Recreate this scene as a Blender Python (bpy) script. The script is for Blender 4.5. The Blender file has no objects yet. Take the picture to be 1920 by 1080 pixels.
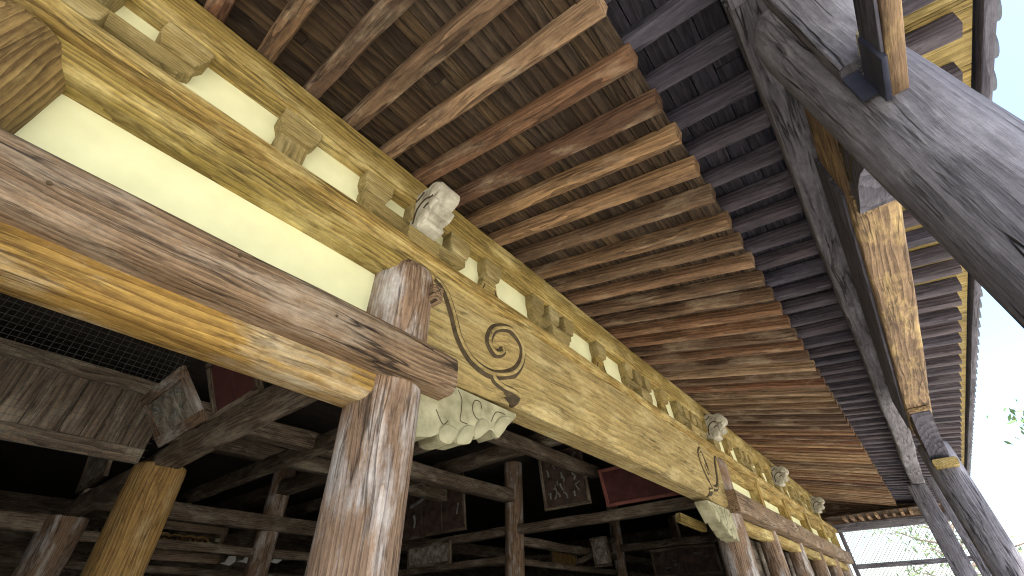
import bpy, math, random
from mathutils import Matrix, Vector
random.seed(7)
R = math.radians
EYE = 1.6                      # eye height; all heights below are measured from the eye, the whole place is lifted at the end
sc = bpy.context.scene
col = sc.collection

# ------------------------------------------------------------------ camera, sky, sun, exposure
pitch, yaw, roll = R(37.829), R(38.802), R(-1.340)
hv = Vector((math.cos(yaw), math.sin(yaw), 0)); rv = Vector((math.sin(yaw), -math.cos(yaw), 0)); zv = Vector((0, 0, 1))
fw = hv*math.cos(pitch) + zv*math.sin(pitch); up = -hv*math.sin(pitch) + zv*math.cos(pitch)
r2 = rv*math.cos(roll) + up*math.sin(roll); u2 = up*math.cos(roll) - rv*math.sin(roll)
cam = bpy.data.objects.new('camera', bpy.data.cameras.new('camera'))
cam.data.sensor_width = 36; cam.data.lens = 813.48/1920*36
cam.data.clip_start = 0.05; cam.data.clip_end = 2000
cam.matrix_world = Matrix(((r2.x, u2.x, -fw.x, 0), (r2.y, u2.y, -fw.y, 0), (r2.z, u2.z, -fw.z, EYE), (0, 0, 0, 1)))
col.objects.link(cam); sc.camera = cam

sun_from = Vector((-0.45, -0.45, 1.20)).normalized()
w = bpy.data.worlds.new('World'); sc.world = w; w.use_nodes = True
nt = w.node_tree; bg = nt.nodes['Background']
sky = nt.nodes.new('ShaderNodeTexSky'); sky.sky_type = 'NISHITA'; sky.sun_disc = False
sky.sun_elevation = math.asin(sun_from.z); sky.sun_rotation = math.atan2(sun_from.x, sun_from.y)
sky.dust_density = 2.2
nt.links.new(sky.outputs[0], bg.inputs[0]); bg.inputs[1].default_value = 0.13
sun = bpy.data.objects.new('sun', bpy.data.lights.new('sun', 'SUN'))
sun.data.energy = 4.6; sun.data.angle = R(0.5); sun.data.color = (1.0, 0.95, 0.86)
sun.rotation_euler = sun_from.to_track_quat('Z', 'Y').to_euler(); sun.location = (0, 0, 30)
col.objects.link(sun)
sc.view_settings.view_transform = 'Standard'; sc.view_settings.look = 'None'
sc.view_settings.gamma = 1.0; sc.view_settings.exposure = 2.2
sc.cycles.max_bounces = 7; sc.cycles.diffuse_bounces = 4; sc.cycles.glossy_bounces = 3
sc.cycles.use_denoising = True; sc.cycles.denoising_prefilter = 'NONE'; sc.cycles.filter_width = 1.1

# ------------------------------------------------------------------ materials
def wood(name, dark, light, weather, wamt=0.45, ring=12.0, rdist=3.0, tint=None, crack=0.6, bump=0.8, rough=0.78, wscale=1.3, contrast=1.0, glue=0.55):
    m = bpy.data.materials.new(name); m.use_nodes = True
    t = m.node_tree; N = t.nodes; L = t.links; bs = N['Principled BSDF']
    def node(k, **kw):
        n = N.new(k)
        for a, v in kw.items(): setattr(n, a, v)
        return n
    def mapr(src, sc_):
        n = node('ShaderNodeVectorMath', operation='MULTIPLY'); L.new(src, n.inputs[0]); n.inputs[1].default_value = sc_; return n.outputs[0]
    def math2(op, a, b, clamp=False):
        n = node('ShaderNodeMath', operation=op); n.use_clamp = clamp
        for i, v in enumerate((a, b)):
            if isinstance(v, (int, float)): n.inputs[i].default_value = v
            else: L.new(v, n.inputs[i])
        return n.outputs[0]
    def noise(v, s, d=4, rgh=0.55):
        n = node('ShaderNodeTexNoise'); L.new(v, n.inputs['Vector']); n.inputs['Scale'].default_value = s
        n.inputs['Detail'].default_value = d; n.inputs['Roughness'].default_value = rgh; return n.outputs['Fac']
    def ramp(f, stops):
        n = node('ShaderNodeValToRGB'); L.new(f, n.inputs[0]); e = n.color_ramp.elements
        e[0].position, e[0].color = stops[0][0], (*stops[0][1], 1); e[1].position, e[1].color = stops[-1][0], (*stops[-1][1], 1)
        for p, c in stops[1:-1]:
            x = e.new(p); x.color = (*c, 1)
        return n.outputs['Color']
    def mix(f, a, b, bl='MIX'):
        n = node('ShaderNodeMix', data_type='RGBA', blend_type=bl)
        if isinstance(f, (int, float)): n.inputs[0].default_value = f
        else: L.new(f, n.inputs[0])
        for i, v in ((6, a), (7, b)):
            if isinstance(v, tuple): n.inputs[i].default_value = (*v, 1)
            else: L.new(v, n.inputs[i])
        return n.outputs[2]
    tc = node('ShaderNodeTexCoord').outputs['Object']
    oi = node('ShaderNodeObjectInfo').outputs['Random']
    off = node('ShaderNodeVectorMath', operation='SCALE'); off.inputs[0].default_value = (41.0, 0, 0); L.new(oi, off.inputs['Scale'])
    ad = node('ShaderNodeVectorMath', operation='ADD'); L.new(tc, ad.inputs[0]); L.new(off.outputs[0], ad.inputs[1])
    V = ad.outputs[0]
    # bend of the grain
    nb = node('ShaderNodeTexNoise'); L.new(mapr(V, (0.9, 3.0, 3.0)), nb.inputs['Vector']); nb.inputs['Scale'].default_value = 1.0; nb.inputs['Detail'].default_value = 2
    sh = node('ShaderNodeVectorMath', operation='SUBTRACT'); L.new(nb.outputs['Color'], sh.inputs[0]); sh.inputs[1].default_value = (0.5, 0.5, 0.5)
    sh2 = node('ShaderNodeVectorMath', operation='SCALE'); L.new(sh.outputs[0], sh2.inputs[0]); sh2.inputs['Scale'].default_value = 0.11
    cen = node('ShaderNodeVectorMath', operation='ADD'); L.new(V, cen.inputs[0]); L.new(sh2.outputs[0], cen.inputs[1])
    cen2 = node('ShaderNodeVectorMath', operation='ADD'); L.new(cen.outputs[0], cen2.inputs[0]); cen2.inputs[1].default_value = (0, 0.06, 0.22)
    wv = node('ShaderNodeTexWave', wave_type='RINGS', rings_direction='X', wave_profile='SAW')
    L.new(mapr(cen2.outputs[0], (0.12, 1, 1)), wv.inputs['Vector'])
    wv.inputs['Scale'].default_value = ring; wv.inputs['Distortion'].default_value = rdist; wv.inputs['Detail'].default_value = 3; wv.inputs['Detail Scale'].default_value = 1.2
    rings = wv.outputs['Fac']
    fine = noise(mapr(cen.outputs[0], (4.0, 62, 62)), 1.0, 5, 0.7)
    fine = math2('ADD', math2('MULTIPLY', math2('SUBTRACT', fine, 0.5), 1.9), 0.5, True)
    hl = math2('ABSOLUTE', math2('SUBTRACT', noise(mapr(cen.outputs[0], (2.2, 33, 33)), 1.0, 3, 0.55), 0.47), 0)
    hl = math2('SUBTRACT', 1.0, math2('DIVIDE', hl, 0.060), True)
    hm = math2('MULTIPLY', math2('SUBTRACT', noise(mapr(V, (2.4, 9, 9)), 1.0, 4), 0.49), 9.0, True)
    hl = math2('MULTIPLY', math2('MULTIPLY', hl, hm), 0.75*min(1.0, crack+0.25), True)
    mid = noise(mapr(cen.outputs[0], (1.1, 16, 16)), 1.0, 6, 0.68)
    grit = noise(mapr(V, (22, 38, 38)), 1.0, 4, 0.75)
    stain = noise(mapr(V, (1.3, 5, 5)), 1.0, 6, 0.65)
    crn = noise(mapr(cen.outputs[0], (0.8, 13, 13)), 1.0, 3, 0.5)
    cra = math2('ABSOLUTE', math2('SUBTRACT', crn, 0.5), 0)
    cra = math2('SUBTRACT', 1.0, math2('DIVIDE', cra, 0.030), True)
    crm = math2('MULTIPLY', math2('SUBTRACT', noise(mapr(V, (1.5, 5, 5)), 1.0, 3), 0.49), 12.0, True)
    cra = math2('MULTIPLY', math2('MULTIPLY', cra, crm), crack, True)
    g = math2('ADD', math2('MULTIPLY', rings, 0.36), math2('MULTIPLY', fine, glue*0.85))
    g = math2('ADD', g, math2('MULTIPLY', mid, 0.45))
    g = math2('ADD', math2('MULTIPLY', math2('SUBTRACT', g, 0.68), 1.9*contrast), 0.5, True)
    c = mix(g, dark, light)
    if tint:                                    # each timber has its own hue
        tr = ramp(oi, [(i/max(1, len(tint)-1), x) for i, x in enumerate(tint)])
        for n in N:
            if n.type == 'VALTORGB': n.color_ramp.interpolation = 'LINEAR'
        c = mix(1.0, c, tr, 'MULTIPLY')
    wn = noise(mapr(V, (1.5, 4.6, 4.6)), wscale, 7, 0.66)
    wf = math2('MULTIPLY', math2('SUBTRACT', wn, 0.62 - 0.30*wamt), 6.0, True)
    wf = math2('MULTIPLY', wf, math2('ADD', 0.35, math2('MULTIPLY', fine, 0.9)), True)
    wf = math2('MULTIPLY', wf, min(1.0, wamt*1.6), True)
    c = mix(wf, c, weather)
    kv = node('ShaderNodeTexVoronoi'); L.new(mapr(V, (1.6, 5.0, 5.0)), kv.inputs['Vector']); kv.inputs['Scale'].default_value = 1.0
    kn = math2('SUBTRACT', 1.0, math2('DIVIDE', kv.outputs['Distance'], 0.13), True)
    c = mix(math2('MULTIPLY', kn, 0.75, True), c, tuple(x*0.45 for x in dark))
    c = mix(hl, c, tuple(x*0.35 for x in dark))
    c = mix(cra, c, tuple(x*0.18 for x in dark))
    gf = math2('ADD', 0.10, math2('ADD', math2('MULTIPLY', grit, 0.90), math2('MULTIPLY', stain, 0.94)))
    sv = node('ShaderNodeVectorMath', operation='SCALE'); L.new(c, sv.inputs[0]); L.new(gf, sv.inputs['Scale']); c = sv.outputs[0]
    L.new(c, bs.inputs['Base Color'])
    rr = math2('ADD', rough-0.08, math2('MULTIPLY', fine, 0.16)); L.new(rr, bs.inputs['Roughness'])
    bs.inputs['Specular IOR Level'].default_value = 0.25
    hgt = math2('SUBTRACT', math2('ADD', math2('MULTIPLY', fine, 0.8), math2('MULTIPLY', rings, 0.25)), math2('ADD', math2('MULTIPLY', cra, 1.6), math2('MULTIPLY', hl, 0.7)))
    bp = node('ShaderNodeBump'); bp.inputs['Strength'].default_value = bump; bp.inputs['Distance'].default_value = 0.006
    L.new(hgt, bp.inputs['Height']); L.new(bp.outputs[0], bs.inputs['Normal'])
    return m
def plain(name, c1, c2, scale=4.0, rough=0.85, bump=0.15, metal=0.0, detail=6):
    m = bpy.data.materials.new(name); m.use_nodes = True
    t = m.node_tree; N = t.nodes; L = t.links; bs = N['Principled BSDF']
    tc = N.new('ShaderNodeTexCoord'); n = N.new('ShaderNodeTexNoise'); L.new(tc.outputs['Object'], n.inputs['Vector'])
    n.inputs['Scale'].default_value = scale; n.inputs['Detail'].default_value = detail; n.inputs['Roughness'].default_value = 0.6
    r = N.new('ShaderNodeValToRGB'); L.new(n.outputs['Fac'], r.inputs[0])
    r.color_ramp.elements[0].position = 0.32; r.color_ramp.elements[0].color = (*c1, 1)
    r.color_ramp.elements[1].position = 0.68; r.color_ramp.elements[1].color = (*c2, 1)
    L.new(r.outputs[0], bs.inputs['Base Color']); bs.inputs['Roughness'].default_value = rough; bs.inputs['Metallic'].default_value = metal
    bs.inputs['Specular IOR Level'].default_value = 0.3
    b = N.new('ShaderNodeBump'); b.inputs['Strength'].default_value = bump; b.inputs['Distance'].default_value = 0.01
    L.new(n.outputs['Fac'], b.inputs['Height']); L.new(b.outputs[0], bs.inputs['Normal'])
    return m

M = {}
M['wall']    = wood('wall_timber', (0.125, 0.082, 0.024), (0.370, 0.272, 0.088), (0.51, 0.425, 0.19), 0.50, contrast=1.0, tint=[(1.05, .95, .85), (0.92, 0.95, 0.85), (1.1, 1.05, 1.0), (0.95, 0.9, 0.8)])
M['block']   = wood('bracket_timber', (0.160, 0.120, 0.045), (0.34, 0.268, 0.112), (0.43, 0.38, 0.21), 0.38, ring=16, crack=0.4, tint=[(1, 1, 1), (0.82, 0.82, 0.80), (1.1, 1.05, .95)])
M['rainbow'] = wood('rainbow_beam_timber', (0.165, 0.118, 0.046), (0.375, 0.288, 0.118), (0.47, 0.40, 0.21), 0.42, ring=7, crack=0.5, contrast=0.72)
M['nageshi'] = wood('tie_beam_timber', (0.080, 0.050, 0.029), (0.262, 0.176, 0.104), (0.40, 0.34, 0.265), 0.40, ring=15, rdist=2.0, crack=1.0, contrast=0.95)
M['gold']    = wood('lower_beam_timber', (0.13, 0.070, 0.016), (0.38, 0.240, 0.062), (0.56, 0.51, 0.38), 0.50, ring=9, rdist=4, wscale=0.6)
M['pillar']  = wood('pillar_timber', (0.100, 0.062, 0.040), (0.295, 0.200, 0.132), (0.52, 0.52, 0.52), 0.47, ring=14, crack=0.75, contrast=0.9)
M['olive']   = wood('olive_pillar_timber', (0.085, 0.052, 0.020), (0.26, 0.178, 0.068), (0.34, 0.25, 0.10), 0.30, ring=11, rdist=7, crack=0.5, contrast=1.2)
M['pillin']  = wood('inner_pillar_timber', (0.140, 0.078, 0.024), (0.37, 0.235, 0.082), (0.42, 0.34, 0.19), 0.38, ring=10)
M['rafter']  = wood('rafter_timber', (0.058, 0.038, 0.027), (0.315, 0.225, 0.150), (0.46, 0.37, 0.26), 0.34, ring=9, rdist=4, bump=0.9, contrast=0.85,
                    tint=[(0.74, .55, .45), (1.45, 1.37, 1.2), (0.46, 0.40, 0.39), (0.80, 0.54, 0.42), (1.6, 1.47, 1.15), (0.46, 0.40, 0.39), (1.35, 1.17, .88), (0.52, 0.44, 0.40), (1.3, 1.22, 1.08)])
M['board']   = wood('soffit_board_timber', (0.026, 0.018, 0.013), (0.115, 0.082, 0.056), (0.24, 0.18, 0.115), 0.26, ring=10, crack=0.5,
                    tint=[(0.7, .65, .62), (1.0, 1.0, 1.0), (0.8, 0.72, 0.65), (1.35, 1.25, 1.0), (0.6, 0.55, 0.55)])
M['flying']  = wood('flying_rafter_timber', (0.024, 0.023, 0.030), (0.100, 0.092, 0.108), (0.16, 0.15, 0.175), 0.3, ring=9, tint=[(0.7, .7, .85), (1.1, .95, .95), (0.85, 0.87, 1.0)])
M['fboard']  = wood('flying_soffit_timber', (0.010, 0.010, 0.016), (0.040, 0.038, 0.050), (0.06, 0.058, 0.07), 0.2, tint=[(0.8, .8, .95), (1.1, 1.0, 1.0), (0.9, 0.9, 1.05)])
M['eaveb']   = wood('eave_edge_timber', (0.18, 0.135, 0.050), (0.38, 0.30, 0.125), (0.45, 0.40, 0.24), 0.3, crack=0.8, tint=[(1, 1, 1), (0.8, 0.78, 0.75), (1.05, 1, .9)])
M['porch']   = wood('porch_timber', (0.062, 0.059, 0.072), (0.165, 0.158, 0.184), (0.27, 0.268, 0.31), 0.40, ring=9, rdist=4, crack=1.0, bump=1.0, contrast=0.7)
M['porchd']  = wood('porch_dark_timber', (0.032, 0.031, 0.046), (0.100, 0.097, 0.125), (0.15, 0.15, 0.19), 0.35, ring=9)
M['porchg']  = wood('porch_golden_timber', (0.080, 0.050, 0.030), (0.27, 0.185, 0.115), (0.50, 0.37, 0.16), 0.46, ring=10, rdist=6, wscale=1.6, contrast=1.2)
M['carved']  = plain('carved_pale_timber', (0.16, 0.15, 0.085), (0.36, 0.34, 0.22), 7, 0.8, 0.5)
M['nose']    = plain('carved_white_timber', (0.19, 0.175, 0.13), (0.46, 0.44, 0.36), 9, 0.8, 0.5)
M['groove']  = plain('groove_dirt', (0.028, 0.020, 0.010), (0.07, 0.05, 0.025), 20, 0.9)
M['plaster'] = plain('plaster', (0.64, 0.65, 0.405), (0.715, 0.725, 0.465), 5.0, 0.92, 0.08, detail=9)
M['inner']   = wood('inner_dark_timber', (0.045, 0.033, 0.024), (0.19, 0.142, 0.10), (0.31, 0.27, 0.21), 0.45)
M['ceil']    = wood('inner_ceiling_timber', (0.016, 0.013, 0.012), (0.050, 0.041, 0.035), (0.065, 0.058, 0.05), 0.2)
M['metal']   = plain('dark_iron', (0.03, 0.035, 0.06), (0.06, 0.065, 0.10), 12, 0.55, 0.2, 0.6)
M['tile']    = plain('roof_tile', (0.055, 0.065, 0.085), (0.11, 0.125, 0.155), 9, 0.5, 0.2)
M['wire']    = plain('galvanised_wire', (0.05, 0.055, 0.05), (0.10, 0.105, 0.095), 30, 0.5, 0, 0.5)
M['wirew']   = plain('pale_wire', (0.34, 0.34, 0.31), (0.46, 0.46, 0.43), 30, 0.6, 0, 0.0)
M['gravel']  = plain('gravel', (0.36, 0.335, 0.285), (0.55, 0.52, 0.45), 60, 0.95, 0.6)
M['floor']   = wood('floor_timber', (0.11, 0.075, 0.05), (0.26, 0.19, 0.13), (0.30, 0.25, 0.2), 0.3)
M['peel']    = plain('peeling_white_paint', (0.055, 0.040, 0.030), (0.42, 0.39, 0.33), 9, 0.8, 0.3)
M['soot']    = plain('sooty_painted_board', (0.030, 0.024, 0.022), (0.13, 0.085, 0.07), 6, 0.35, 0.1)
M['reds']    = plain('faded_red_lacquer', (0.050, 0.016, 0.016), (0.10, 0.034, 0.032), 6, 0.6, 0.1)
M['redf']    = plain('red_frame_paint', (0.16, 0.055, 0.045), (0.24, 0.09, 0.07), 6, 0.6, 0.1)
M['ink_glint']     = plain('pale_brush_glint_paint', (0.09, 0.095, 0.09), (0.24, 0.24, 0.21), 10, 0.8, 0.1)  # brush figures, and painted reflections on the large sooty board
M['paper']   = plain('white_paper', (0.66, 0.66, 0.64), (0.76, 0.76, 0.73), 10, 0.9, 0.1)
M['bark']    = plain('bark', (0.07, 0.05, 0.035), (0.16, 0.12, 0.09), 8, 0.9, 0.6)
M['leaf']    = plain('leaf', (0.045, 0.085, 0.025), (0.10, 0.16, 0.05), 2.5, 0.6, 0)

# ------------------------------------------------------------------ helpers
WM = {}                                                      # world matrix of every object made
def link(name, me, mat, parent=None, mw=None):
    o = bpy.data.objects.new(name, me); col.objects.link(o)
    if mat is not None and me is not None and not me.materials: me.materials.append(M[mat])
    mw = mw or Matrix.Identity(4); WM[o] = mw.copy()
    if parent is not None:
        o.parent = parent; o.matrix_basis = WM[parent].inverted() @ mw
    else: o.matrix_basis = mw
    return o
def tag(o, label, cat=None, group=None, kind=None):
    if label: o['label'] = label
    if cat: o['category'] = cat
    if group: o['group'] = group
    if kind: o['kind'] = kind
    return o
def thing(name, label, cat, loc, group=None):
    return tag(link(name, None, None, None, Matrix.Translation(loc)), label, cat, group)
def mesh(name, V, F, sharp=35):
    me = bpy.data.meshes.new(name); me.from_pydata([tuple(v) for v in V], [], F); me.update()
    if sharp:
        for p in me.polygons: p.use_smooth = True
        me.set_sharp_from_angle(angle=R(sharp))
    return me
def rrect(y0, y1, z0, z1, b=0.012, n=2):
    """rounded rectangle in (y,z); b may be one radius or four (y0z0, y1z0, y1z1, y0z1)"""
    bb = b if isinstance(b, (tuple, list)) else (b,)*4
    P = []
    for (cy, cz, a0), r in zip(((y0, z0, 180), (y1, z0, 270), (y1, z1, 0), (y0, z1, 90)), bb):
        sy = 1 if cy == y0 else -1; sz = 1 if cz == z0 else -1
        for k in range(n+1):
            a = R(a0 + 90*k/n); P.append((cy + sy*r + r*math.cos(a), cz + sz*r + r*math.sin(a)))
    return P
def loft(name, secs, wob=0.0, seed=None, sharp=40):
    """secs: list of (x, [(y,z)...]); closed skin with end caps; wob = hand-hewn unevenness"""
    rnd = random.Random(seed if seed is not None else random.random()); n = len(secs[0][1]); V = []; F = []
    ph = [rnd.uniform(0, 6.28) for _ in range(8)]
    for i, (x, P) in enumerate(secs):
        cy = sum(p[0] for p in P)/n; cz = sum(p[1] for p in P)/n
        dy = wob*(math.sin(x*1.7+ph[0]) + .5*math.sin(x*4.1+ph[1])); dz = wob*(math.sin(x*1.3+ph[2]) + .5*math.sin(x*3.7+ph[3]))
        for j, (y, z) in enumerate(P):
            k = 1 + (rnd.uniform(-1, 1)*wob*.22 + .3*wob*math.sin(x*5+j*1.9+ph[4]))/max(.03, math.hypot(y-cy, z-cz))
            V.append((x, cy+(y-cy)*k+dy*.6, cz+(z-cz)*k+dz*.6))
    for i in range(len(secs)-1):
        for j in range(n):
            a = i*n+j; b = i*n+(j+1) % n; F.append((a, b, b+n, a+n))
    F.append(tuple(reversed(range(n)))); F.append(tuple(range((len(secs)-1)*n, len(secs)*n)))
    return mesh(name, V, F, sharp)
def frame(p0, p1, upv=(0, 0, 1)):
    """matrix with local X from p0 to p1, local Z towards upv, origin p0"""
    p0 = Vector(p0); p1 = Vector(p1); x = (p1-p0).normalized(); u = Vector(upv)
    if abs(x.dot(u.normalized())) > 0.98: u = Vector((0, 1, 0))
    y = u.cross(x).normalized(); z = x.cross(y)
    return Matrix(((x.x, y.x, z.x, p0.x), (x.y, y.y, z.y, p0.y), (x.z, y.z, z.z, p0.z), (0, 0, 0, 1)))
def beam(name, p0, p1, wd, ht, mat, parent, b=0.012, wob=0.004, step=0.35, seed=None, nb=2):
    """squared timber; p0,p1 = centre line"""
    Lg = (Vector(p1)-Vector(p0)).length; n = max(2, int(Lg/step)+1)
    me = loft(name, [(Lg*i/(n-1), rrect(-wd/2, wd/2, -ht/2, ht/2, b, nb)) for i in range(n)], wob, seed)
    return link(name, me, mat, parent, frame(p0, p1))
def box(name, x0, x1, y0, y1, z0, z1, mat, parent, b=0.008, wob=0.002, ax='X'):
    """timber along one axis given by its limits"""
    c = Vector(((x0+x1)/2, (y0+y1)/2, (z0+z1)/2))
    if ax == 'X': return beam(name, (x0, c.y, c.z), (x1, c.y, c.z), y1-y0, z1-z0, mat, parent, b, wob)
    if ax == 'Y': return beam(name, (c.x, y0, c.z), (c.x, y1, c.z), x1-x0, z1-z0, mat, parent, b, wob)
    return beam(name, (c.x, c.y, z0), (c.x, c.y, z1), x1-x0, y1-y0, mat, parent, b, wob)
def logm(name, p0, p1, rad, mat, parent, n=28, wob=0.004, step=0.3, seed=None):
    """round timber; rad(t) gives the radius, t in 0..1 with cap rings"""
    Lg = (Vector(p1)-Vector(p0)).length; ts = [i/max(2, int(Lg/step)) for i in range(max(2, int(Lg/step))+1)]
    ts = sorted(set(ts + [1-.005/Lg, 1-.02/Lg, 1-.045/Lg, 1-.08/Lg, 1-.10/Lg, 1-.12/Lg, 1-.145/Lg, 1-.17/Lg, 1-.06/Lg, 1-.03/Lg, 1-.012/Lg, 1-.0015/Lg]))
    me = loft(name, [(Lg*t, [(rad(t, Lg)*math.cos(6.28318*k/n), rad(t, Lg)*math.sin(6.28318*k/n)) for k in range(n)]) for t in ts], wob, seed, 50)
    return link(name, me, mat, parent, frame(p0, p1))
def capped(r, drop=0.14, top=0.62):
    def f(t, Lg):
        d = (1-t)*Lg
        return r*(1+.02*math.sin(t*9)) if d >= drop else r*(top + (1-top)*math.sqrt(max(0, 1-((drop-d)/drop)**2)))
    return f
def prism(name, P, a, b, mat, parent, ax='Y', sharp=30, bev=0.0):
    """polygon extruded along Y (P in x,z) or X (P in y,z); bev pulls the near face in"""
    n = len(P); cx = sum(p[0] for p in P)/n; cz = sum(p[1] for p in P)/n
    rings = [(a, bev), (a+bev*.8, 0), (b, 0)] if bev else [(a, 0), (b, 0)]
    V = []
    for d, s in rings:
        for (u, v) in P:
            l = max(.001, math.hypot(u-cx, v-cz)); k = 1-s/l
            q = (cx+(u-cx)*k, cz+(v-cz)*k); V.append((q[0], d, q[1]) if ax == 'Y' else (d, q[0], q[1]))
    F = []
    for i in range(len(rings)-1):
        for j in range(n):
            p = i*n+j; q = i*n+(j+1) % n; F.append((p, q, q+n, p+n))
    F.append(tuple(reversed(range(n)))); F.append(tuple(range((len(rings)-1)*n, len(rings)*n)))
    me = mesh(name, V, F, sharp); o = Vector((cx, (a+b)/2, cz)) if ax == 'Y' else Vector(((a+b)/2, cx, cz))
    me.transform(Matrix.Translation(-o))
    import bmesh as _b
    bm = _b.new(); bm.from_mesh(me); _b.ops.recalc_face_normals(bm, faces=bm.faces); bm.to_mesh(me); bm.free()
    return link(name, me, mat, parent, Matrix.Translation(o))
def tube_geo(pts, r, n=6, V=None, F=None):
    V = [] if V is None else V; F = [] if F is None else F; base = len(V); pts = [Vector(p) for p in pts]
    for i, p in enumerate(pts):
        t = (pts[min(i+1, len(pts)-1)]-pts[max(i-1, 0)]).normalized(); u = Vector((0, 1, 0)) if abs(t.y) < .9 else Vector((0, 0, 1))
        a = t.cross(u).normalized(); b = t.cross(a); rr = r[i] if isinstance(r, list) else r
        for k in range(n):
            q = 6.28318*k/n; V.append(p+a*math.cos(q)*rr+b*math.sin(q)*rr)
    for i in range(len(pts)-1):
        for k in range(n):
            x = base+i*n+k; y = base+i*n+(k+1) % n; F.append((x, y, y+n, x+n))
    F.append(tuple(base+k for k in reversed(range(n)))); F.append(tuple(base+(len(pts)-1)*n+k for k in range(n)))
    return V, F
def tube(name, pts, r, mat, parent, n=6):
    o = Vector(pts[0]); V, F = tube_geo([Vector(p)-o for p in pts], r, n)
    return link(name, mesh(name, V, F, 60), mat, parent, Matrix.Translation(o))
def spline(P, n=8):
    P = [Vector(p) for p in P]; out = []
    for i in range(len(P)-1):
        a = P[max(i-1, 0)]; b = P[i]; c = P[i+1]; d = P[min(i+2, len(P)-1)]
        for k in range(n):
            t = k/n; out.append(.5*((2*b)+(c-a)*t+(2*a-5*b+4*c-d)*t*t+(3*b-a-3*c+d)*t**3))
    return out+[P[-1]]
def copyto(o, name, parent, mw):
    c = o.copy(); c.name = name; col.objects.link(c); WM[c] = mw.copy(); c.parent = parent
    c.matrix_parent_inverse = Matrix.Identity(4); c.matrix_basis = WM[parent].inverted() @ mw if parent else mw
    return c

# ------------------------------------------------------------------ ground and floor
S = 400
g = link('ground', mesh('ground', [(-S, -S, 0), (S, -S, 0), (S, S, 0), (-S, S, 0)], [(0, 1, 2, 3)], 0), 'gravel', None, Matrix.Translation((0, 0, -EYE)))
tag(g, 'pale gravel ground around the temple hall', None, None, 'structure')
X0, X1 = -3.2, 17.05
hall = thing('temple_hall', 'old timber temple hall with deep raftered eaves and cream plaster panels', 'temple', (7, 7, -EYE))

# ------------------------------------------------------------------ pillars of the front wall
PZ = 1.93
PX = [-0.66, 1.32, 7.2, 9.15, 11.1, 13.05, 15.0, 16.9]
for i, x in enumerate(PX):
    rr = 0.20 if i < 3 else 0.145
    if i < 3:
        logm('pillar', (x, 2.0, -EYE), (x, 2.0, PZ), capped(rr, .10, .55), 'olive' if i == 0 else 'pillar', hall, 44, seed=i)
    else:
        logm('pillar', (x, 1.98, -EYE), (x, 1.98, 1.25), capped(rr, .02, .95), 'pillar', hall, seed=i)
        box('upper_post', x-.085, x+.085, 1.86, 2.05, 1.2, PZ, 'wall', hall, .012, .002, 'Z')
# peg on the first pillar
box('peg', 1.40, 1.485, 1.775, 1.86, 1.655, 1.765, 'nageshi', hall, .006, .001, 'Y')

# ------------------------------------------------------------------ horizontal members, left bays
n = 16
tb = loft('tie_beam', [(4.81*i/n, rrect(-.105, .105, -.127, .127, (.03, .065, .075, .03), 6)) for i in range(n+1)], .006, 3)
tag(link('tie_beam', tb, 'nageshi', hall, Matrix.Translation((X0, 1.825, 1.18)) @ Matrix.Diagonal((1, -1, 1, 1))), 'wide reddish brown beam crossing in front of the pillar')
n = 14
lb = loft('lower_beam', [(4.5*i/n, rrect(-.11, .11, -.10, .10, (.03, .075, .02, .02), 4)) for i in range(n+1)], .004, 5)
tag(link('lower_beam', lb, 'gold', hall, Matrix.Translation((X0, 1.98, 1.02)) @ Matrix.Diagonal((1, -1, 1, 1))), 'golden beam with a bleached white streak')
for a, b in ((X0, -.66), (-.66, 1.32)):
    Lg = b-a; m_ = 8
    me = loft('head_beam', [(Lg*i/m_, rrect(-.10, .10, -.068, .068, (.02, .05, .04, .02), 4)) for i in range(m_+1)], .005, a)
    link('head_beam', me, 'wall', hall, Matrix.Translation((a, 1.965, 1.865)) @ Matrix.Diagonal((1, -1, 1, 1)))
    box('plaster_panel', a+.1, b-.1, 2.03, 2.06, 1.28, 1.82, 'plaster', hall, .001, 0)
n = 40
link('top_plate', loft('top_plate', [((X1-X0)*i/n, rrect(-.19, .19, -.05, .05, .012, 2)) for i in range(n+1)], .005, 8), 'wall', hall, Matrix.Translation((X0, 1.99, 1.98)))
link('purlin', loft('purlin', [((X1+.3-X0)*i/n, rrect(-.12, .12, -.1425, .1425, (.02, .03, .025, .02), 3)) for i in range(n+1)], .006, 9), 'wall', hall, Matrix.Translation((X0, 2.0, 2.6025)) @ Matrix.Diagonal((1, -1, 1, 1)))

for k in range(5):
    xn = -.7+.52*k+random.uniform(-.08, .08); zn = 1.20+random.uniform(-.05, .06)
    tube('nail_head', [(xn, 1.735, zn), (xn, 1.713, zn)], .008, 'groove', hall, 8)

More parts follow.
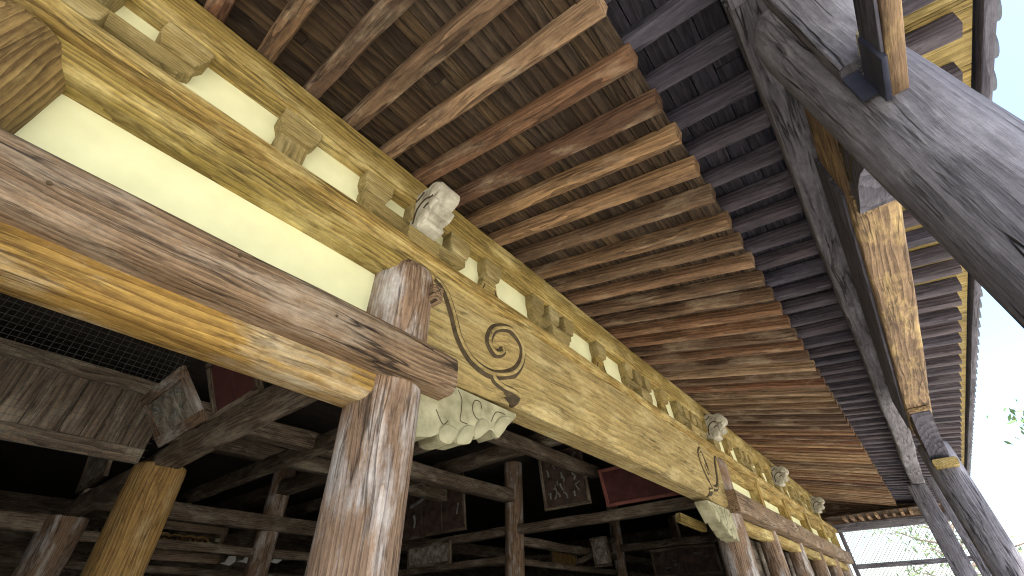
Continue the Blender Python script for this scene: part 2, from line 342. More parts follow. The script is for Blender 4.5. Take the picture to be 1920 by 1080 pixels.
# ------------------------------------------------------------------ rainbow beam of the middle bay
secs = []
for i in range(41):
    t = i/40; x = 1.36 + 5.80*t; s = min(t, 1-t); lift = .055*(1-math.exp(-s*9))
    step = .0 if s < .13 else min(.035, (s-.13)*1.4)
    zb = 1.20+lift; yf = 1.865-step
    secs.append((x-1.36, [(2.09, zb), (yf+.055, zb), (yf+.012, zb+.03), (yf, zb+.055), (yf, 1.6), (yf, 1.925), (2.09, 1.925)]))
rb = link('rainbow_beam', loft('rainbow_beam', secs, .0, 11, 25), 'rainbow', hall, Matrix.Translation((1.36, 0, 0)))
tag(rb, 'broad curved beam with a carved scroll')
def scroll(mirror=False):
    Y = 1.862
    main = [(1.478, 1.90), (1.572, 1.847), (1.663, 1.691), (1.737, 1.534), (1.863, 1.423), (2.052, 1.393), (2.258, 1.462), (2.371, 1.605), (2.377, 1.75), (2.245, 1.835), (2.09, 1.775), (2.031, 1.644), (2.10, 1.575), (2.175, 1.61), (2.165, 1.65)]
    tail = [(2.06, 1.40), (2.11, 1.355), (2.19, 1.325), (2.28, 1.315), (2.345, 1.300)]
    f = (lambda x: 8.52-x) if mirror else (lambda x: x)
    for P in (main, tail):
        pts = spline([(f(x), 0, z) for x, z in P], 7)
        pts = [Vector((p.x, (Y if (p.x < 2.11 or mirror and p.x > 6.41) else Y-.03*min(1, abs(p.x-(6.41 if mirror else 2.11))/.15)), p.z)) for p in pts]
        m = len(pts); prof = [.021*min(1, .35+6*min(i, m-1-i)/m) for i in range(m)]
        sd = [p + Vector((0, .060, 0)) for p in pts]
        tube('scroll_groove', sd, [.062+.60*q if P is main else .0625+.42*q for q in prof], 'groove', rb, 10)
        tube('scroll_ridge', [p+Vector((.0, -.006, .002)) for p in pts], [q*.74 for q in prof], 'rainbow', rb, 8)
scroll(); scroll(True)
# carved corbels under its ends
cp = [(1.44, 1.197), (2.36, 1.197), (2.35, 1.165), (2.26, 1.082), (2.15, 0.975), (2.102, 1.01), (2.065, 1.004), (2.01, 0.955), (1.94, 0.914), (1.915, 0.925), (1.898, 0.884), (1.844, 0.859), (1.78, 0.85), (1.76, 0.868), (1.733, 0.832), (1.68, 0.826), (1.645, 0.836), (1.633, 0.868), (1.568, 0.83), (1.44, 0.80)]
lobes = [[(2.30, 1.15), (2.155, 0.972), (2.105, 1.03), (2.17, 1.12)], [(2.10, 1.03), (2.06, 1.0), (2.0, .95), (1.935, .91), (1.925, .98), (1.99, 1.06)], [(1.925, .98), (1.90, .885), (1.845, .858), (1.78, .852), (1.80, .93), (1.86, .98)], [(1.795, .925), (1.755, .865), (1.73, .832), (1.68, .826), (1.645, .84), (1.64, .90), (1.70, .94)]]
for mir in (False, True):
    f = (lambda x: 8.52-x) if mir else (lambda x: x)
    P = [(f(x), z) for x, z in cp]
    c = prism('corbel', P, 1.875, 2.05, 'carved', hall, 'Y', 30, .016)
    tag(c, 'pale corbel carved as leafy waves')
    for q in lobes:
        prism('carved_leaf', [(f(v.x), v.z) for v in spline([(x, 0, z) for x, z in q+q[:1]], 3)[:-1]], 1.866, 1.90, 'carved', c, 'Y', 25, .009)
    for q in ([(1.767, 1.175), (1.802, 1.127), (1.803, 1.051), (1.80, .99), (1.86, .985)], [(1.985, 1.12), (1.97, 1.16), (1.92, 1.155), (1.90, 1.10), (1.93, 1.05), (1.99, 1.035)],
              [(1.58, 1.14), (1.63, 1.10), (1.67, 1.11)], [(2.22, 1.15), (2.13, 1.14), (2.08, 1.06)], [(1.60, 1.0), (1.66, .93), (1.70, .96)]):
        tube('carved_line', [(f(v.x), 1.877, v.z) for v in spline([(x, 0, z) for x, z in q], 5)], .0045, 'groove', c, 5)

# ------------------------------------------------------------------ right bays beyond the second pillar
n = 30
link('tie_beam', loft('tie_beam', [((X1-6.98)*i/n, rrect(-.105, .105, -.14, .14, (.03, .03, .02, .03), 3)) for i in range(n+1)], .006, 21), 'nageshi', hall, Matrix.Translation((6.98, 1.835, 1.30)) @ Matrix.Diagonal((1, -1, 1, 1)))
for a, b in zip(PX[2:-1], PX[3:]):
    box('head_beam', a+.06, b-.085, 1.90, 2.08, 1.79, 1.93, 'wall', hall, .012, .003)
    box('plaster_panel', a+.05, b-.05, 2.02, 2.06, 1.40, 1.80, 'plaster', hall, .001, 0)
    box('lower_beam', a+.12, b-.12, 1.87, 2.05, 1.00, 1.14, 'wall', hall, .012, .003)
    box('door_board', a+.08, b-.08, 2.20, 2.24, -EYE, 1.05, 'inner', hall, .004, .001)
    box('bracket_chip', a+.14, a+.24, 1.88, 2.02, .80, .95, 'wall', hall, .01, .002)

# ------------------------------------------------------------------ bracket sets, struts and upper plaster
def small_block(name, x, z0, wd, ht, y0, y1, parent, mat='block'):
    k = ht*.45; P = [(x-wd*.36, z0), (x+wd*.36, z0), (x+wd/2, z0+k), (x+wd/2, z0+ht), (x-wd/2, z0+ht), (x-wd/2, z0+k)]
    return prism(name, P, y0, y1, mat, parent, 'Y', 25, .006)
def bracket(x, half=.46, nose=False):
    root = small_block('bracket_set', x, 2.03, .28, .15, 1.83, 2.0, hall)
    h = half; P = [(x-h+.02, 2.29), (x-h+.02, 2.24), (x-h+.07, 2.205), (x-h+.15, 2.185), (x-.1, 2.176), (x+.1, 2.176), (x+h-.15, 2.185), (x+h-.07, 2.205), (x+h-.02, 2.24), (x+h-.02, 2.29)]
    prism('bracket_arm', P, 1.915, 2.0, 'block', root, 'Y', 30, .006)
    bw = .22 if h > .45 else .17
    for d in (-h+bw/2, 0, h-bw/2): small_block('bearing_block', x+d, 2.29, bw, .176, 1.885, 2.0, root)
    if nose:
        Q = [(1.97, 2.20), (1.80, 2.185), (1.74, 2.21), (1.755, 2.265), (1.69, 2.265), (1.64, 2.32), (1.675, 2.37), (1.61, 2.41), (1.60, 2.49), (1.66, 2.56), (1.74, 2.55), (1.80, 2.585), (1.97, 2.56)]
        Q = [(v.x, v.z) for v in spline([(a, 0, b) for a, b in Q], 2)]
        ns = prism('carved_nose', Q, x-.085, x+.085, 'nose', root, 'X', 30, .02)
        ns['label'] = 'bleached carved beam end'
        for q in ([(1.78, 2.24), (1.80, 2.32), (1.74, 2.37), (1.69, 2.33)], [(1.88, 2.26), (1.86, 2.38), (1.78, 2.44), (1.70, 2.42), (1.68, 2.48), (1.73, 2.51)], [(1.92, 2.48), (1.85, 2.50), (1.80, 2.54)]):
            tube('carved_line', [(x-.086, v.y, v.z) for v in spline([(0, a, b) for a, b in q], 5)], .008, 'groove', ns, 5)
        for q in ([(1.82, 2.19), (1.85, 2.31), (1.78, 2.35), (1.73, 2.29), (1.75, 2.22)], [(1.70, 2.28), (1.73, 2.38), (1.68, 2.40), (1.64, 2.34)], [(1.72, 2.42), (1.75, 2.53), (1.67, 2.55), (1.62, 2.49), (1.63, 2.43)]):
            prism('carved_leaf', [(v.x, v.z) for v in spline([(a, 0, b) for a, b in q+q[:1]], 3)[:-1]], x-.098, x-.07, 'nose', ns, 'X', 25, .012)
    return root
def strut(x):                                                # frog-leg strut with a bearing block
    P = [(x-.26, 2.03), (x-.24, 2.07), (x-.18, 2.09), (x-.15, 2.13), (x-.10, 2.20), (x-.08, 2.29), (x+.08, 2.29), (x+.10, 2.20), (x+.15, 2.13), (x+.18, 2.09), (x+.24, 2.07), (x+.26, 2.03)]
    root = prism('frog_leg_strut', P, 1.925, 2.0, 'wall', hall, 'Y', 30, .01)
    small_block('bearing_block', x, 2.29, .20, .176, 1.885, 2.0, root)
    for s in (-1, 1):
        tube('carved_line', spline([(x+s*.06, 1.924, 2.22), (x+s*.09, 1.924, 2.15), (x+s*.15, 1.924, 2.10)], 4), .006, 'groove', root, 5)
def plain_strut(x):
    root = box('plain_strut', x-.09, x+.09, 1.92, 2.0, 2.03, 2.29, 'block', hall, .008, .002, 'Z')
    small_block('bearing_block', x, 2.29, .24, .176, 1.885, 2.0, root)
sets = []
for x in (-.66, 1.32, 7.2): bracket(x, .50, x > 0); sets.append(x)
for x in (3.0, 4.8, 6.32): bracket(x, .34); sets.append(x)
for x in (2.10, 3.90, 5.55): strut(x); sets.append(x)
plain_strut(.36); sets.append(.36)
for i, x in enumerate(PX[3:-1]): bracket(x, .40, i in (1, 3)); sets.append(x)
for x in (8.2, 10.13, 12.08, 14.03): strut(x); sets.append(x)
ss = sorted(sets)
for a, b in zip(ss[:-1], ss[1:]):
    box('plaster_panel', a, b-.004, 1.982, 2.005, 2.02, 2.48, 'plaster', hall, .001, 0)

# ------------------------------------------------------------------ rafters and soffit
SP, SL = .308, .25
RW, RH = .102, .108
def rz(Y): return 2.745 - SL*(1.88-Y)                        # underside of the base rafters
variants = []
dY = 2.75-.163; LR = dY*math.sqrt(1+SL*SL)
for v in range(6):
    ns = 12; rnd = random.Random(v)
    secs = [(LR*i/ns, rrect(-RW/2*(1+rnd.uniform(-.05, .05)), RW/2*(1+rnd.uniform(-.05, .05)), 0, RH, (.016, .016, .004, .004), 3)) for i in range(ns+1)]
    me = loft('rafter', secs, .0055, v); me.materials.append(M['rafter']); variants.append(me)
CX0 = .999-.056
K0 = -8; K1 = int((X1-CX0)/SP)
for k in range(K0, K1+1):
    x = CX0+SP*k+random.uniform(-.012, .012); j = random.uniform(-.014, .014); ex = random.uniform(-.022, .022)
    p0 = (x, 2.75, rz(2.75)); p1 = (x+j, .163+ex, rz(.163+ex))
    link('rafter', variants[random.randrange(6)], None, hall, frame(p0, (p1[0], p1[1], p1[2]+random.uniform(-.008, .008)), (random.uniform(-.09, .09), 0, 1)))
# soffit boards over the base rafters, each board of its own
bcache = {}
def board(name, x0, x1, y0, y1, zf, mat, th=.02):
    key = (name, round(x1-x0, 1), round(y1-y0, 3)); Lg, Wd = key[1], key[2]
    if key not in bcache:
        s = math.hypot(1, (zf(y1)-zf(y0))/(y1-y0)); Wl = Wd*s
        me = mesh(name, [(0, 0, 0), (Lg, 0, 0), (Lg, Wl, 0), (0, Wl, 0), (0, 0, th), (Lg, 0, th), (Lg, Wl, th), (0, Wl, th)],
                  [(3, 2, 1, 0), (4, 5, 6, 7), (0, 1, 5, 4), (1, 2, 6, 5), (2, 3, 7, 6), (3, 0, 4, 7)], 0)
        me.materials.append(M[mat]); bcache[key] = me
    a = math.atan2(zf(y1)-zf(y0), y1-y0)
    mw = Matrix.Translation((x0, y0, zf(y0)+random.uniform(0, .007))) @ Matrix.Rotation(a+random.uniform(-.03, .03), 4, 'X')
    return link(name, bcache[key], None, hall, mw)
def rows(name, ya, yb, zf, mat, wmin, wmax, gap=.007, lens=(2.2, 2.8, 3.4, 4.0)):
    y = ya
    while y < yb-.01:
        wd = min(round(random.uniform(wmin, wmax), 2), yb-y)
        x = X0+random.uniform(0, 2.0)-.8
        while x < X1-.05:
            Lg = random.choice(lens); Lg = min(Lg, X1-x)
            if Lg > .1: board(name, x, x+Lg-.1, y, y+wd-gap, zf, mat)
            x += Lg-.1+.004 if Lg > .2 else 9
        y += wd
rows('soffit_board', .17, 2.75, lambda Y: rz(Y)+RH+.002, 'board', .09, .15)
# batten on the rafter tips, flying rafters and their boards
box('eave_batten', X0, X1, .165, .255, rz(.2)+RH+.004, rz(.2)+RH+.05, 'board', hall, .005, .002)
F0 = 2.485
def fz(Y): return 2.30 + (F0-2.30)*(Y+1.18)/(1.18+.30)
FW, FH = .098, .105
dF = .40+1.18; LF = dF*1.006; fvar = []
for v in range(4):
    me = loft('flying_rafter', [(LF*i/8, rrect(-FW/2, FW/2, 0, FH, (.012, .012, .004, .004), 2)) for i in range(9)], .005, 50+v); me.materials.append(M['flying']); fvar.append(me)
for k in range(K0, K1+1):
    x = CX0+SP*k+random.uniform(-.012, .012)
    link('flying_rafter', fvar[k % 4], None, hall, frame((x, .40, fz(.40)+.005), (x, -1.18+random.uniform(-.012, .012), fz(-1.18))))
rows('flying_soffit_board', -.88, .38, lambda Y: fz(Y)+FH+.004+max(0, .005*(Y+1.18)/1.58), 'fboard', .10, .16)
# short boards at the very edge of the eave
nb = int((X1-X0)/.22)
for i in range(nb):
    x = X0+.22*i
    me = bcache.get('edge')
    if me is None:
        me = mesh('edge_board', [(0, 0, 0), (.40, 0, 0), (.40, .214, 0), (0, .214, 0), (0, 0, .02), (.40, 0, .02), (.40, .214, .02), (0, .214, .02)],
                  [(3, 2, 1, 0), (4, 5, 6, 7), (0, 1, 5, 4), (1, 2, 6, 5), (2, 3, 7, 6), (3, 0, 4, 7)], 0); me.materials.append(M['eaveb']); bcache['edge'] = me
    link('edge_board', me, None, hall, frame((x, -.87, fz(-.87)+FH+.006+random.uniform(0, .004)), (x, -1.29, fz(-1.29)+FH+.006)))
box('fascia', X0, X1, -1.345, -1.29, fz(-1.29)+FH-.035, fz(-1.29)+FH+.075, 'porchd', hall, .006, .003)
# roof shell above, closing the eave and the hall
V = [(X0, -1.30, 2.50), (X1+.3, -1.30, 2.50), (X1+.3, 2.6, 3.35), (X0, 2.6, 3.35), (X1+.3, 8.5, 6.4), (X0, 8.5, 6.4), (X1+.3, 16, 3.2), (X0, 16, 3.2)]
V += [(a, b, c+.16) for a, b, c in V]
Fq = [(0, 3, 2, 1), (3, 5, 4, 2), (5, 7, 6, 4), (8, 9, 10, 11), (11, 10, 12, 13), (13, 12, 14, 15), (0, 1, 9, 8), (7, 15, 14, 6), (0, 8, 11, 3), (3, 11, 13, 5), (5, 13, 15, 7), (1, 2, 10, 9), (2, 4, 12, 10), (4, 6, 14, 12)]
roof = link('roof', mesh('roof', V, Fq, 0), 'tile', hall)
# eave-end tiles
tv = []; tf = []
for i, xx in enumerate((0, .5)):
    for k in range(13):
        a = math.pi*2*k/12 if False else math.pi*(k/12); tv.append((xx, .075*math.cos(a), .075*math.sin(a)))
for k in range(12): tf.append((k, k+1, 13+k+1, 13+k))
tf.append(tuple(range(13))); tf.append(tuple(reversed(range(13, 26))))
b0 = len(tv)
for k in range(16): tv.append((-.012, .082*math.cos(6.283*k/16), .082*math.sin(6.283*k/16)+.0))
for k in range(16): tv.append((.018, .082*math.cos(6.283*k/16), .082*math.sin(6.283*k/16)+.0))
for k in range(16): tf.append((b0+k, b0+(k+1) % 16, b0+16+(k+1) % 16, b0+16+k))
tf.append(tuple(b0+k for k in reversed(range(16)))); tf.append(tuple(b0+16+k for k in range(16)))
tme = mesh('eave_tile', tv, tf, 40); tme.materials.append(M['tile'])
x = X0+.12
while x < X1:
    link('eave_tile', tme, None, roof, frame((x, -1.40, 2.50), (x, 0, 2.80))); x += .245
pan = box('pan_tile_edge', X0, X1, -1.385, -1.30, 2.455, 2.495, 'tile', roof, .004, .003)

# ------------------------------------------------------------------ interior of the hall
fl = tag(link('floor', mesh('floor', [(X0, 2.1, 0), (X1, 2.1, 0), (X1, 16, 0), (X0, 16, 0), (X0, 2.1, -.5), (X1, 2.1, -.5)], [(0, 1, 2, 3), (4, 5, 1, 0)], 0), 'floor', None, Matrix.Translation((0, 0, -1.1))), 'worn plank floor inside the open hall', None, None, 'structure')
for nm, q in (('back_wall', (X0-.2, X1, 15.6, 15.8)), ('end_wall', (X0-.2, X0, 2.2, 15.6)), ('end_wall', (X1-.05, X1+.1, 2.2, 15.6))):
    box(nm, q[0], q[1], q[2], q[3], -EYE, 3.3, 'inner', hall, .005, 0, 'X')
ip = [(1.32, 5.8, .23), (1.32, 9.5, .25), (7.2, 5.87, .18), (11.1, 5.8, .14), (7.2, 9.6, .18), (4.3, 9.6, .2), (15, 5.8, .14)]
for i, (x, y, r) in enumerate(ip):
    logm('inner_pillar', (x, y, -1.1), (x, y, 1.36 if i < 2 else 3.3), capped(r, .03, .97), 'pillin' if i == 0 else 'pillar', hall, seed=70+i)
def ib(p0, p1, wd, ht, mat='inner'): return beam('inner_beam', p0, p1, wd, ht, mat, hall, .02, .012)
ib((1.32, 2.1, 1.40), (1.32, 9.5, 1.43), .22, .17)
ib((7.2, 2.1, 1.40), (7.2, 15.5, 1.42), .20, .15)
ib((11.1, 2.1, 1.40), (11.1, 15.5, 1.42), .18, .15)
ib((1.32, 9.5, 1.62), (16.9, 9.5, 1.62), .22, .26)
ib((-3, 9.5, 1.25), (1.32, 9.5, 1.25), .2, .22)
ib((1.32, 5.8, 1.98), (7.2, 5.87, 1.98), .24, .22)
ib((7.2, 5.87, 1.25), (16.9, 5.87, 1.25), .16, .15)
ib((7.2, 9.6, 1.15), (1.5, 9.6, 1.15), .16, .14)
ib((7.2, 5.87, .92), (16.9, 5.87, .92), .12, .10)
ib((7.2, 5.87, .95), (7.2, 15.5, .95), .14, .12)
ib((4.3, 2.2, 2.25), (4.3, 15.5, 2.25), .24, .26)
ib((1.42, 4.0, 2.1), (7.2, 4.0, 2.1), .18, .18)
ib((1.5, 7.6, 2.25), (7.0, 7.6, 2.25), .22, .24)
ib((2.9, 3.0, 1.95), (2.9, 15.4, 1.95), .16, .2)
ib((5.8, 3.0, 2.35), (5.8, 15.4, 2.35), .2, .22)
ib((1.32, 11.5, .95), (7.2, 11.5, .95), .14, .12)
ib((11.1, 5.8, 1.65), (9.3, 5.8, 1.05), .12, .10)
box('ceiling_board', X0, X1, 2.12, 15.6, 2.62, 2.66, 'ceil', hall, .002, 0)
# loose beam end beside the second pillar
beam('beam_end', (6.55, 2.45, 1.12), (6.98, 2.28, 1.02), .09, .11, 'wall', hall, .01, .003)

# ------------------------------------------------------------------ porch
porch = thing('entrance_porch', 'weathered grey porch of round pillars and heavy beams under the eave edge', 'porch', (4.3, -.6, -EYE))
def pa(z): return Vector((1.416+.016*(z-.7), -.524+.047*(z-.7), z))
logm('pillar', pa(-EYE), pa(2.16), capped(.152, .22, .60), 'porch', porch, 36, .004, .12, 91)
logm('pillar', (7.2, -.56, -EYE), (7.2, -.54, 1.60), capped(.152, .06, .85), 'porch', porch, 28, .004, .25, 92)
n = 26
link('porch_beam', loft('porch_beam', [((7.25-1.45)*i/n, rrect(-.11, .11, -.19, .19, .022, 3)) for i in range(n+1)], .006, 93), 'porchg', porch, Matrix.Translation((1.45, -.54, 1.94)))
box('shade_board', 2.35, 7.1, -.429, -.409, 1.80, 2.14, 'porchd', porch, .004, .002)  # added dark board, paints the shade on the beam's inner side
n = 40
link('eave_purlin', loft('eave_purlin', [((16.95-1.27)*i/n, rrect(-.115, .115, -.075, .075, (.03, .03, .02, .02), 3)) for i in range(n+1)], .010, 94), 'porch', porch, Matrix.Translation((1.27, -.41, 2.27)))
prism('purlin_nose', [(-.30, 2.19), (-.30, 2.33), (-.53, 2.33), (-.53, 2.24), (-.46, 2.19)], 1.10, 1.27, 'porch', porch, 'X', 30, .012)
for xm in (0, 1):
    f = (lambda x: 8.62-x) if xm else (lambda x: x)
    P = [(f(a), b) for a, b in ((1.52, 1.745), (2.42, 1.745), (2.42, 1.69), (2.30, 1.66), (2.10, 1.62), (1.95, 1.56), (1.80, 1.47), (1.66, 1.42), (1.52, 1.40))]
    c = prism('corbel', P, -.612, -.442, 'porchd', porch, 'Y', 30, .012)
    for q in ([(1.58, 1.50), (1.75, 1.56), (1.95, 1.64), (2.15, 1.70), (2.05, 1.725), (1.85, 1.69), (1.70, 1.62), (1.58, 1.56)], [(1.6, 1.66), (1.8, 1.71), (1.95, 1.73)]):
        tube('carved_line', [(f(v.x), -.442, v.z) for v in spline([(a, 0, b) for a, b in q], 5)], .008, 'groove', c, 5)
    box('bearing_block', min(f(2.30), f(2.46)), max(f(2.30), f(2.46)), -.625, -.43, 1.705, 1.742, 'porchg', porch, .006, .002)
box('corbel_cap', 6.92, 7.10, -.66, -.44, 1.30, 1.38, 'block', porch, .02, .004)
# plank, tie rail, iron strap and wedge on the near pillar
box('facing_plank', 1.215, 1.285, -.575, -.405, 1.40, 2.35, 'porch', porch, .008, .002, 'Z')
beam('tie_rail', (1.31, -.490, 1.30), (-1.2, -.490, 1.30), .046, .12, 'porchg', porch, .004, .002)
box('rail_shade_strip', -1.2, 1.24, -.466, -.458, 1.244, 1.365, 'porchd', porch, .001, .0005)  # thin dark strip added to colour the rail's side as shaded
box('iron_strap', 1.10, 1.262, -.464, -.448, 1.222, 1.352, 'metal', porch, .003, 0)
box('iron_strap', 1.252, 1.264, -.452, -.405, 1.27, 1.40, 'metal', porch, .002, 0, 'Z')
prism('wedge', [(-.47, 1.363), (-.56, 1.363), (-.55, 1.43), (-.50, 1.45), (-.465, 1.41)], 1.12, 1.21, 'nose', porch, 'X', 30, .01)
# posts of the far end of the porch
box('plank_post', 13.0, 13.14, -.53, -.20, -EYE, 2.18, 'porch', porch, .015, .006, 'Z')
box('thin_post', 12.4, 12.52, -.70, -.56, -EYE, 2.18, 'porch', porch, .015, .006, 'Z')

# ------------------------------------------------------------------ far end of the eave
box('end_beam', X1+.02, X1+.2, -1.2, 2.1, 1.94, 2.14, 'porch', hall, .02, .01, 'Y')
for i in range(9):
    y = -.1+.19*i; box('end_rafter', X1-.75, X1+.01, y, y+.07, 2.15, 2.23, 'rafter', hall, .008, .003)
box('gable_board', X1+.05, X1+.09, -1.2, 2.1, 2.13, 2.95, 'rafter', hall, .004, .003, 'Y')
box('end_board', X1-.78, X1+.02, -.3, 1.9, 2.232, 2.25, 'board', hall, .002, .002)

def wire_net(name, mat, wtr, h, sp, r, label, cat, mw, diag):
    """frame-less net in its local XZ plane, wtr wide and h high"""
    V = []; F = []
    def seg(a, b):
        tube_geo([a, b], r, 4, V, F)
    if diag:
        k = -h
        while k < wtr:
            x0 = max(0, k); x1 = min(wtr, k+h); seg((x0, 0, x0-k), (x1, 0, x1-k))
            seg((x0, .004, h-(x0-k)), (x1, .004, h-(x1-k))); k += sp
    else:
        x = 0
        while x < wtr: seg((x, 0, 0), (x+.02*math.sin(x*9), 0, h)); x += sp
        z = 0
        while z < h: seg((0, .003, z), (wtr, .003, z+.02*math.sin(z*7))); z += sp
    return tag(link(name, mesh(name, V, F, 0), mat, None, mw), label, cat)
scr = thing('net_screen', 'netted screen between rails across the far end of the eave', 'screen', (X1+.1, .6, -EYE))
for z in (1.10, -.2): box('rail', X1+.03, X1+.13, -.9, 1.75, z-.055, z+.055, 'porch', scr, .008, .004, 'Y')
for y in (-.9, 1.75): box('post', X1+.03, X1+.13, y-.05, y+.05, -EYE, 1.94, 'porch', scr, .008, .003, 'Z')
for z0, z1 in ((1.155, 1.94), (-.14, 1.045)):
    nme = wire_net('net', 'wirew', 2.55, z1-z0, .09, .0065, None, None, Matrix.Identity(4), True)
    nme.parent = scr; mw = Matrix.Translation((X1+.08, -.85, z0)) @ Matrix.Rotation(R(90), 4, 'Z'); WM[nme] = mw; nme.matrix_basis = WM[scr].inverted() @ mw
wire_net('wire_netting', 'wire', 2.55, 1.0, .036, .0011, 'fine wire netting hung behind the golden lower beam at left', 'netting', Matrix.Translation((-1.9, 3.3, .77)), False)

# ------------------------------------------------------------------ votive plaques inside
def plaque(label, P, mats, rows_=0, marks=None, fr=.06, group=None):
    """P: bottom-left, bottom-right, top-left corner; a framed board made of planks"""
    a, b, c = (Vector(p) for p in P); ux = (b-a); uy = (c-a); wd = ux.length; ht = uy.length; ux.normalize(); uy = (uy-ux*uy.dot(ux)).normalized(); nz = ux.cross(uy)
    mw = Matrix(((ux.x, uy.x, nz.x, a.x), (ux.y, uy.y, nz.y, a.y), (ux.z, uy.z, nz.z, a.z), (0, 0, 0, 1)))
    root = link('votive_plaque', None, None, None, mw); tag(root, label, 'plaque', group)
    def bx(name, x0, x1, y0, y1, z0, z1, mat):
        me = loft(name, [(0, rrect(0, y1-y0, 0, z1-z0, .004, 1)), (x1-x0, rrect(0, y1-y0, 0, z1-z0, .004, 1))], 0)
        return link(name, me, mat, root, mw @ Matrix.Translation((x0, y0, z0)))
    def by(name, x0, x1, y0, y1, z0, z1, mat):
        me = loft(name, [(0, rrect(0, x1-x0, 0, z1-z0, .004, 1)), (y1-y0, rrect(0, x1-x0, 0, z1-z0, .004, 1))], 0)
        return link(name, me, mat, root, mw @ Matrix.Translation((x1, y0, z0)) @ Matrix.Rotation(R(90), 4, 'Z'))
    bx('frame', 0, wd, 0, fr, 0, .05, mats[0]); bx('frame', 0, wd, ht-fr, ht, 0, .05, mats[0])
    by('frame', 0, fr, fr+.001, ht-fr-.001, 0, .048, mats[0]); by('frame', wd-fr, wd, fr+.001, ht-fr-.001, 0, .048, mats[0])
    k = max(1, rows_)
    for i in range(k):
        x0 = fr+(wd-2*fr)*i/k; x1 = fr+(wd-2*fr)*(i+1)/k-.003
        by('plank', x0+.001, x1, fr+.001, ht-fr-.001, .01+.003*(i % 2), .025+.003*(i % 2), mats[1])
    for (pts, r) in (marks or []):
        tube('brush_glint_mark', [mw @ Vector((fr+(wd-2*fr)*u, fr+(ht-2*fr)*v, .030)) for u, v in pts], r, mats[2], root, 5)
    return root
plaque('large plank-faced wooden board behind the wire netting at far left', [(-1.6, 5.6, 1.30), (1.06, 5.6, 1.30), (-1.6, 5.5, 2.06)], ['inner', 'inner', 'ink_glint'], 9, None, .14)
rs = random.Random(3)
def strokes(nn, r=.012): 
    out = []
    for _ in range(nn):
        u, v = rs.uniform(.1, .9), rs.uniform(.1, .85); out.append(([(u, v), (u+rs.uniform(-.06, .06), v+rs.uniform(.03, .12)), (u+rs.uniform(-.08, .08), v+rs.uniform(.05, .16))], rs.uniform(.5, 1)*r))
    return out
plaque('peeling white framed plaque tilted forward on the beam beside the golden pillar', [(1.20, 5.54, 1.50), (1.20, 4.47, 1.50), (.85, 5.54, 1.90)], ['pillar', 'peel', 'ink_glint'], 3, strokes(12, .018), .10)
plaque('dark red plaque standing next to the peeling white plaque', [(1.25, 4.40, 1.50), (1.25, 3.55, 1.50), (1.02, 4.40, 1.95)], ['inner', 'reds', 'ink_glint'], 2, None, .05)
plaque('small pale pinkish plaque below the beam left of the golden pillar', [(1.22, 8.9, 1.58), (1.22, 7.6, 1.58), (1.12, 8.9, 2.15)], ['inner', 'peel', 'ink_glint'], 2, None, .06)
plaque('large sooty painted board left of the slim grey pillar', [(7.05, 9.0, 1.53), (7.05, 6.98, 1.53), (6.85, 9.0, 2.95)], ['inner', 'soot', 'ink_glint'], 3, [([(.2, .12), (.22, .2), (.2, .3)], .03), ([(.15, .45), (.3, .5), (.4, .55)], .05), ([(.55, .58), (.7, .63), (.95, .70)], .05), ([(.9, .2), (.93, .35)], .02)], .05)  # its thick pale marks are bright reflections painted on the face
plaque('black board with pale brush figures right of the slim grey pillar', [(7.06, 5.0, 1.60), (7.06, 4.05, 1.60), (6.9, 5.0, 2.55)], ['inner', 'soot', 'ink_glint'], 2, strokes(16, .022), .05)
plaque('red framed board tucked under the curved beam', [(7.05, 3.75, 1.50), (7.05, 2.5, 1.50), (6.9, 3.75, 2.05)], ['redf', 'reds', 'ink_glint'], 2, None, .05)
plaque('dark board with pale figures hung low near the second pillar', [(11.0, 4.9, .75), (11.0, 3.4, .75), (10.9, 4.9, 1.30)], ['inner', 'soot', 'ink_glint'], 2, strokes(9, .02), .06)
plaque('small faded tan plaque under the dark cross beam', [(9.9, 6.9, 1.02), (9.9, 6.2, 1.02), (9.8, 6.9, 1.4)], ['inner', 'pillin', 'ink_glint'], 1, None, .04)
plaque('narrow peeling white plaque under the dark cross beam', [(9.7, 5.65, .95), (9.7, 5.25, .95), (9.6, 5.65, 1.5)], ['inner', 'peel', 'ink_glint'], 1, None, .05)
plaque('dim wide board with a pale blotched face low beside the first pillar', [(7.0, 8.6, .98), (7.0, 7.3, .98), (6.95, 8.6, 1.38)], ['inner', 'peel', 'ink_glint'], 2, None, .05)

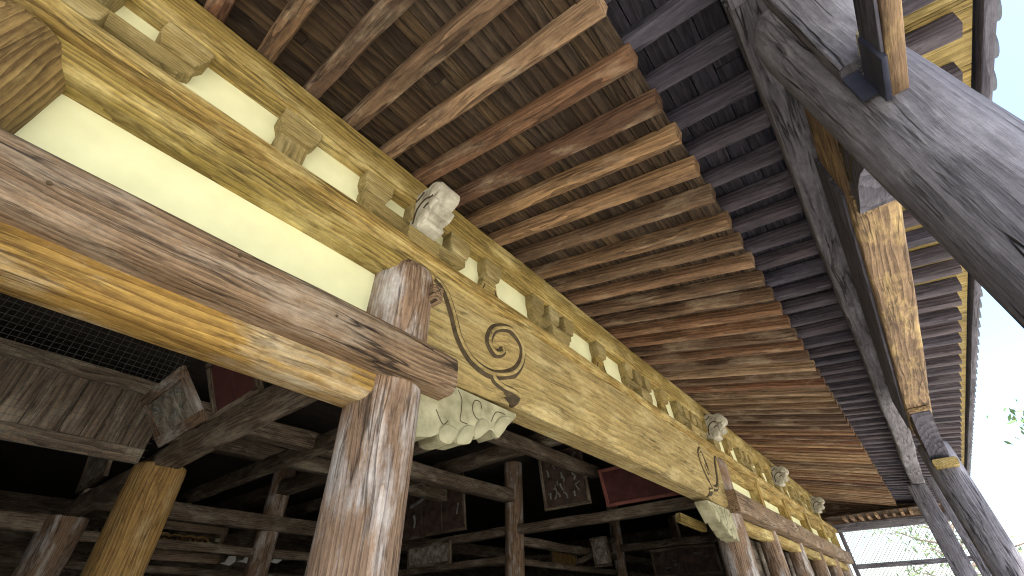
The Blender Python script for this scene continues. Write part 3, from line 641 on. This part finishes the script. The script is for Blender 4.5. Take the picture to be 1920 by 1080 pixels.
# carved transom and pale papers deep inside
tr = thing('carved_transom', 'carved wooden transom deep inside behind the golden pillar', 'transom', (3.4, 11.0, .9))
for z in (1.06, 1.56): box('rail', 2.7, 4.1, 10.95, 11.05, z, z+.16, 'floor', tr, .01, .003)
for i in range(4):
    cx = 2.98+.22*i; pts = [(cx+.15*math.cos(a*.5)*(1-a*.06), 10.93, 1.40+.10*math.sin(a*.5)*(1-a*.06)) for a in range(0, 15)]
    tube('carved_coil', pts, .03, 'pillin', tr, 6)
for x in (2.72, 3.98): box('stile', x, x+.1, 10.96, 11.04, 1.22, 1.56, 'floor', tr, .01, .002, 'Z')
for i in range(3): box('carved_block', 3.65+.12*i, 3.74+.12*i, 10.90, 10.97, 1.26+.08*i, 1.33+.08*i, 'carved', tr, .01, .003)
for i, (x, y, z, wd) in enumerate(((4.35, 11.5, 1.13, .3), (4.8, 11.8, 1.22, .4), (5.4, 11.6, 1.24, .3))):
    P = [(x, z), (x+wd*.3, z+.03), (x+wd*.45, z+.14), (x+wd*.9, z+.15), (x+wd, z+.05), (x+wd*.7, z-.03)]
    p = prism('paper_streamer', P, y, y+.02, 'paper', None, 'Y', 30)
    tag(p, ['small folded white paper deep inside near the carved transom', 'widest folded white paper deep inside the hall', 'folded white paper nearest the first pillar inside'][i], 'paper', 'folded papers deep inside')

# ------------------------------------------------------------------ trees beyond the eave
def tree(label, base, h, spread, nl, seed, lsz=.16):
    rnd = random.Random(seed); root = thing('tree', label, 'tree', base); b = Vector(base); V = []; F = []; tips = []
    tr_ = [b+Vector((.15*math.sin(i), .12*math.cos(i*1.3), h*.75*i/7)) for i in range(8)]
    tube_geo(tr_, [.26*(1-.1*i) for i in range(8)], 9, V, F)
    for k in range(16):
        s = tr_[2+k % 6]; a = rnd.uniform(0, 6.28); l = spread*rnd.uniform(.5, 1)
        q = [s+Vector((math.cos(a)*l*t, math.sin(a)*l*t, l*.55*t-.2*l*t*t+rnd.uniform(-.1, .1))) for t in (0, .25, .5, .75, 1)]
        tube_geo(q, [.08, .06, .045, .03, .012], 6, V, F); tips += q[2:]
    me = mesh('trunk', [v-b for v in V], F, 50); link('trunk', me, 'bark', root, Matrix.Translation(b))
    V = []; F = []
    for _ in range(nl):
        t = rnd.choice(tips); d = Vector((rnd.gauss(0, 1), rnd.gauss(0, 1), rnd.gauss(0, .7)))*.42; p = t+d-b; u = Vector((rnd.gauss(0, 1), rnd.gauss(0, 1), rnd.gauss(0, 1))).normalized(); v = u.orthogonal().normalized()
        z = lsz*rnd.uniform(.6, 1.3); i = len(V); V += [p-u*z, p+v*z*.4, p+u*z, p-v*z*.4]; F.append((i, i+1, i+2, i+3))
    link('crown', mesh('crown', V, F, 0), 'leaf', root, Matrix.Translation(b))
tree('leafy tree outside with a sprig reaching in at the right edge', (21.5, -6.9, -EYE), 8, 3.4, 7000, 1, .13)
tree('broad leafy tree standing beyond the netted screen', (34, -1.3, -EYE), 7.6, 3.4, 800, 2, .14)

# lift the place to its real height above the ground
for o in list(col.objects):
    if o.parent is None and o.type in ('MESH', 'EMPTY'): o.location.z += EYE
